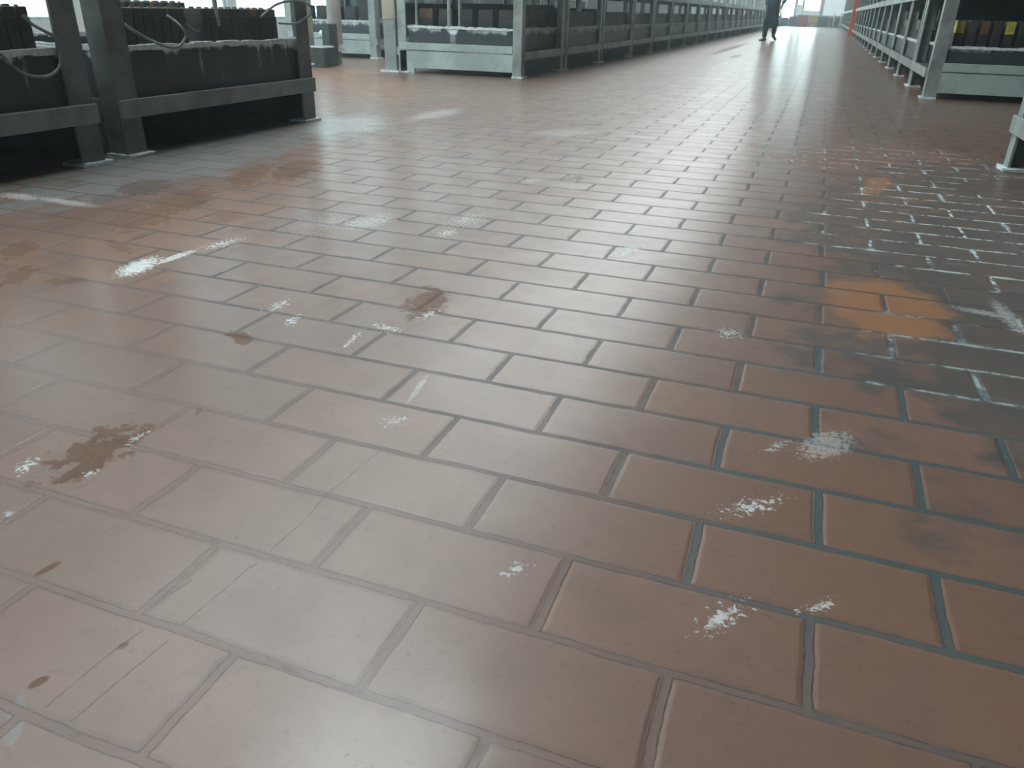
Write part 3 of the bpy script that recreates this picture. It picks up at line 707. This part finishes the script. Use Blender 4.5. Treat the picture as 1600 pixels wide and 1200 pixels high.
def ring_sq(h_, z_, n=16):
    return [(h_*max(-1, min(1, 1.25*math.cos(2*math.pi*(i+.5)/n))), h_*max(-1, min(1, 1.25*math.sin(2*math.pi*(i+.5)/n))), z_) for i in range(n)]
m_.rings([ring_sq(.085, 0), ring_sq(.10, .22), ring_sq(.09, .221), ring_sq(.078, .02)]); m_.build('bin_body', 'bin', t)
m_ = MB(); m_.rings([ring_sq(.112, .212), ring_sq(.112, .228), ring_sq(.092, .228), ring_sq(.092, .212), ring_sq(.112, .212)], cap=False); m_.build('bin_rim', 'crust', t)
t = thing('cable_cabinet', (-4.70, 8.22, 0), 'narrow dark grey cabinet behind the bin, left of the white pipe', 'cabinet')
m_ = MB(); m_.box(-.05, .05, -.09, .09, .02, .46, .004); m_.build('cabinet_body', 'machine', t)
m_ = MB(); m_.box(.05, .056, -.075, .075, .06, .43, .002); m_.build('door', 'bin', t)
m_ = MB(); m_.box(-.04, .04, -.08, .08, 0, .02); m_.build('plinth', 'bin', t)
# floor level litter of the crossing: white crust ridge along the back is in the tile material
t = thing('safety_column', (1.73, 33.9, 0), 'tall orange painted column standing in front of the right row', 'column')
m_ = MB(); m_.box(-.085, .085, -.085, .085, .0, ZC, .01); m_.build('column_shaft', 'orange', t)
m_ = MB(); m_.box(-.12, .12, -.12, .12, 0, .02); m_.build('base_plate', 'orange', t)

# ------------------------------------------------------------------ far end: machines and boxes under the windows
def machine(x0, x1, y0, h, label, mat='machine'):
    t = thing('machine_cabinet', ((x0+x1)/2, y0, 0), label, 'cabinet', 'equipment under the far windows'); w = (x1-x0)/2
    m = MB(); m.box(-w, w, 0, .5, .06, h, .01); m.build('cabinet_body', mat, t)
    m = MB(); m.box(-w+.06, w-.06, -.012, .0, .12, h-.08, .004); m.build('door', mat, t)
    m = MB(); m.box(w-.14, w-.11, -.03, -.012, h*.45, h*.6); m.build('handle', 'steel', t)
    m = MB(); m.box(-w+.03, w-.03, .03, .47, 0, .06); m.build('plinth', 'steel_dark', t)
machine(-2.55, -1.72, 61.2, .55, 'dark cabinet farthest left under the far windows')
machine(-1.68, -1.10, 61.3, .62, 'dark cabinet just left of the red bin at the far end')
machine(.20, .95, 61.5, .66, 'dark cabinet right of the yellow crate at the far end')
machine(1.0, 1.7, 61.5, .60, 'dark cabinet behind the two pale posts at the far end')
def crate(x0, x1, y0, z0, z1, mat, label, cat):
    t = thing('storage_crate', ((x0+x1)/2, y0, z0), label, cat); w = (x1-x0)/2; h = z1-z0
    m = MB(); m.box(-w, w, 0, .5, 0, .03); m.box(-w, -w+.03, 0, .5, .03, h); m.box(w-.03, w, 0, .5, .03, h); m.box(-w+.03, w-.03, 0, .03, .03, h); m.box(-w+.03, w-.03, .47, .5, .03, h); m.build('crate_body', mat, t)
    m = MB(); m.box(-w-.02, w+.02, -.02, .0, h-.08, h); m.box(-w-.02, w+.02, -.02, 0., h*.4, h*.4+.05); m.build('crate_rib', mat, t)
crate(-1.08, -.40, 61.0, 0, .72, 'red', 'red crate on the floor under the far windows', 'crate')
crate(-.34, .16, 61.0, .24, .66, 'yellow', 'yellow crate on a low dark stand at the far end', 'crate')
t = thing('low_stand', (-.09, 61.0, 0), 'low dark stand under the yellow crate at the far end', 'stand')
m_ = MB(); m_.box(-.26, .26, -.02, .5, .19, .238); m_.build('stand_top', 'machine', t)
for xx in (-.22, .22):
    for y_ in (.03, .45):
        m_ = MB(); m_.box(xx-.03, xx+.03, y_-.03, y_+.03, 0, .19); m_.build('leg', 'machine', t)
for k, xx in enumerate((1.22, 1.62)):
    t = thing('guard_post', (xx, 57.6, 0), '%s pale guard post near the far wall' % ('left', 'right')[k], 'post', 'pale guard posts near the far wall')
    m_ = MB(); m_.cyl((0, 0, .02), .045, .045, .86, 12); m_.build('tube', 'white_panel', t, smooth=True)
    m_ = MB(); m_.box(-.09, .09, -.09, .09, 0, .02); m_.build('base_plate', 'steel', t)

# ------------------------------------------------------------------ the person walking up the aisle
def skinned(name, joints, edges, mat, parent, root=0, sub=2):
    me = bpy.data.meshes.new(name); me.from_pydata([j[0] for j in joints], edges, []); me.materials.append(MAT[mat])
    o = bpy.data.objects.new(name, me); COL.objects.link(o); o.parent = parent
    sk = o.modifiers.new('skin', 'SKIN'); sk.use_smooth_shade = True; sk.use_x_symmetry = False
    for i, j in enumerate(joints):
        d = me.skin_vertices[0].data[i]; rr = j[1]; d.radius = (rr, rr) if not isinstance(rr, tuple) else rr; d.use_root = (i == root)
    s = o.modifiers.new('sub', 'SUBSURF'); s.levels = s.render_levels = sub
    return o
pr = thing('person', (-.66, 24.7, 0), 'person in a long dark blue coat walking in the aisle, one elbow out', 'person')
# local axes: -y towards the camera, which the person faces
J = [((0, 0, .93), (.14, .10)), ((0, 0, 1.10), (.125, .095)), ((0, -.01, 1.28), (.15, .10)), ((0, 0, 1.42), (.10, .08)), ((0, 0, 1.49), .055), ((0, -.01, 1.545), .062),
     ((-.19, 0, 1.40), .058), ((-.205, .02, 1.12), .043), ((-.19, -.05, .88), .032), ((-.185, -.06, .80), .034),
     ((.19, 0, 1.40), .058), ((.315, .04, 1.14), .043), ((.235, -.10, .93), .032), ((.20, -.13, .865), .034),
     ((-.095, -.02, .86), .085), ((-.115, -.16, .47), .058), ((-.125, -.20, .09), .040), ((.085, 0, .86), .085), ((.09, .10, .48), .058), ((.085, .40, .16), .040)]
E_ = [(0, 1), (1, 2), (2, 3), (3, 4), (4, 5), (3, 6), (6, 7), (7, 8), (8, 9), (3, 10), (10, 11), (11, 12), (12, 13), (0, 14), (14, 15), (15, 16), (0, 17), (17, 18), (18, 19)]
# fingers of both hands: four of unequal length and a thumb from the side of the palm
def fingers(base, d, side, i0):
    global J, E_
    b = Vector(base); d = Vector(d).normalized(); across = Vector((0, 1, 0)); curl = Vector((-side, 0, 0))
    for q, ln in ((-.027, .062), (-.009, .072), (.009, .068), (.027, .053)):
        k = len(J); p0 = b+across*q+d*.03; p1 = p0+d*ln*.55; p2 = p1+(d*.8+curl*.5).normalized()*ln*.5
        J += [(tuple(p0), .0095), (tuple(p1), .009), (tuple(p2), .0075)]; E_ += [(i0, k), (k, k+1), (k+1, k+2)]
    k = len(J); p0 = b-across*.035-d*.005; p1 = p0-across*.018+d*.032; J += [(tuple(p0), .011), (tuple(p1), .009)]; E_ += [(i0, k), (k, k+1)]
fingers((-.185, -.06, .80), (0, -.1, -1), -1, 9); fingers((.20, -.13, .865), (-.25, -.2, -1), 1, 13)
skinned('body', J, E_, 'skin', pr, 0, 2)
# head: rings from chin to crown, with nose, brow, eyes, mouth and ears in the same mesh
m_ = MB()
prof = [(1.525, .032, .040, -.015), (1.545, .052, .060, -.018), (1.575, .064, .076, -.012), (1.61, .071, .088, -.004), (1.645, .075, .094, .0), (1.68, .076, .096, .002), (1.715, .070, .088, .004), (1.742, .050, .062, .006), (1.755, .022, .028, .006)]
rg = []
for (z_, a_, b_, yo) in prof:
    ring = []
    for i in range(24):
        th = 2*math.pi*i/24; x_, y_ = a_*math.cos(th), b_*math.sin(th)+yo
        front = max(0, -math.sin(th))
        nose = math.exp(-((x_)/.012)**2)*front*(.022*math.exp(-((z_-1.61)/.018)**2)+.010*math.exp(-((z_-1.64)/.02)**2))
        eye = (math.exp(-((abs(x_)-.031)/.013)**2))*front*(-.010*math.exp(-((z_-1.645)/.012)**2))
        mouth = math.exp(-(x_/.024)**2)*front*.006*math.exp(-((z_-1.575)/.008)**2)
        ring.append((x_, y_-nose-eye-mouth, z_))
    rg.append(ring)
m_.rings(rg)
for s_ in (-1, 1): m_.rings([[(s_*(.070+dx), .012+.016*math.cos(t_)*k_, 1.63+.028*math.sin(t_)*k_) for t_ in [2*math.pi*i/10 for i in range(10)]] for dx, k_ in ((0, .8), (.010, 1.), (.016, .75))])
m_.build('head', 'skin', pr, smooth=True)
m_ = MB(); rg = []
for (z_, a_, b_, yo) in ((1.62, .078, .060, .045), (1.66, .080, .078, .026), (1.70, .080, .094, .010), (1.735, .066, .078, .006), (1.76, .042, .05, .006), (1.77, .014, .018, .006)):
    rg.append([(a_*math.cos(2*math.pi*i/20), b_*math.sin(2*math.pi*i/20)+yo, z_) for i in range(20)])
m_.rings(rg); m_.build('hair', 'hair', pr, smooth=True)
# coat: fitted rings, hem kicked out to one side by the stride
m_ = MB(); rg = []
for (z_, xl, xr, b_, yo) in ((.34, -.205, .135, .18, .05), (.40, -.21, .19, .19, .05), (.47, -.205, .205, .175, .035), (.55, -.20, .17, .16, .02), (.68, -.195, .125, .145, .0), (.82, -.195, .14, .14, .0), (.98, -.19, .175, .138, 0), (1.12, -.18, .185, .135, 0), (1.27, -.20, .20, .135, 0), (1.39, -.20, .20, .115, 0), (1.44, -.13, .13, .09, 0), (1.475, -.068, .068, .068, 0)):
    cx, a_ = (xl+xr)/2, (xr-xl)/2
    rg.append([(cx+a_*math.cos(2*math.pi*i/28)*(1+.03*math.sin(i*3.1+z_*9)), b_*math.sin(2*math.pi*i/28)*(1+.04*math.sin(i*2.3+z_*7))+yo, z_) for i in range(28)])
m_.rings(rg, cap=False)
m_.build('coat', 'cloth', pr, smooth=True)
skinned('sleeve', [((-.18, 0, 1.41), .072), ((-.208, .02, 1.12), .060), ((-.192, -.045, .90), .046)], [(0, 1), (1, 2)], 'cloth', pr)
skinned('sleeve', [((.18, 0, 1.41), .072), ((.318, .04, 1.14), .062), ((.242, -.09, .955), .046)], [(0, 1), (1, 2)], 'cloth', pr)
skinned('trousers', [((-.005, .0, .90), (.15, .11)), ((-.10, -.03, .78), .100), ((-.12, -.16, .47), .085), ((-.125, -.198, .07), .068), ((.09, 0, .78), .100), ((.095, .10, .48), .085), ((.085, .395, .15), .064)], [(0, 1), (1, 2), (2, 3), (0, 4), (4, 5), (5, 6)], 'trousers', pr)
def shoe(loc, pitch, yaw):
    m = MB(); rg = []
    for (y_, w, h0, h1) in ((.085, .02, .02, .06), (.07, .034, .003, .085), (.02, .038, 0, .095), (-.05, .040, 0, .075), (-.11, .046, 0, .055), (-.16, .042, .002, .045), (-.185, .022, .008, .034)):
        hm, hh = (h0+h1)/2, (h1-h0)/2; rg.append([(w*math.cos(2*math.pi*i/14), y_, hm+hh*math.sin(2*math.pi*i/14)) for i in range(14)])
    m.rings(rg); o = m.build('shoe', 'shoe', pr, loc, smooth=True); o.rotation_euler = (pitch, 0, yaw)
shoe((-.125, -.20, 0), 0, math.radians(-38)); shoe((.085, .40, .075), math.radians(22), math.radians(30))
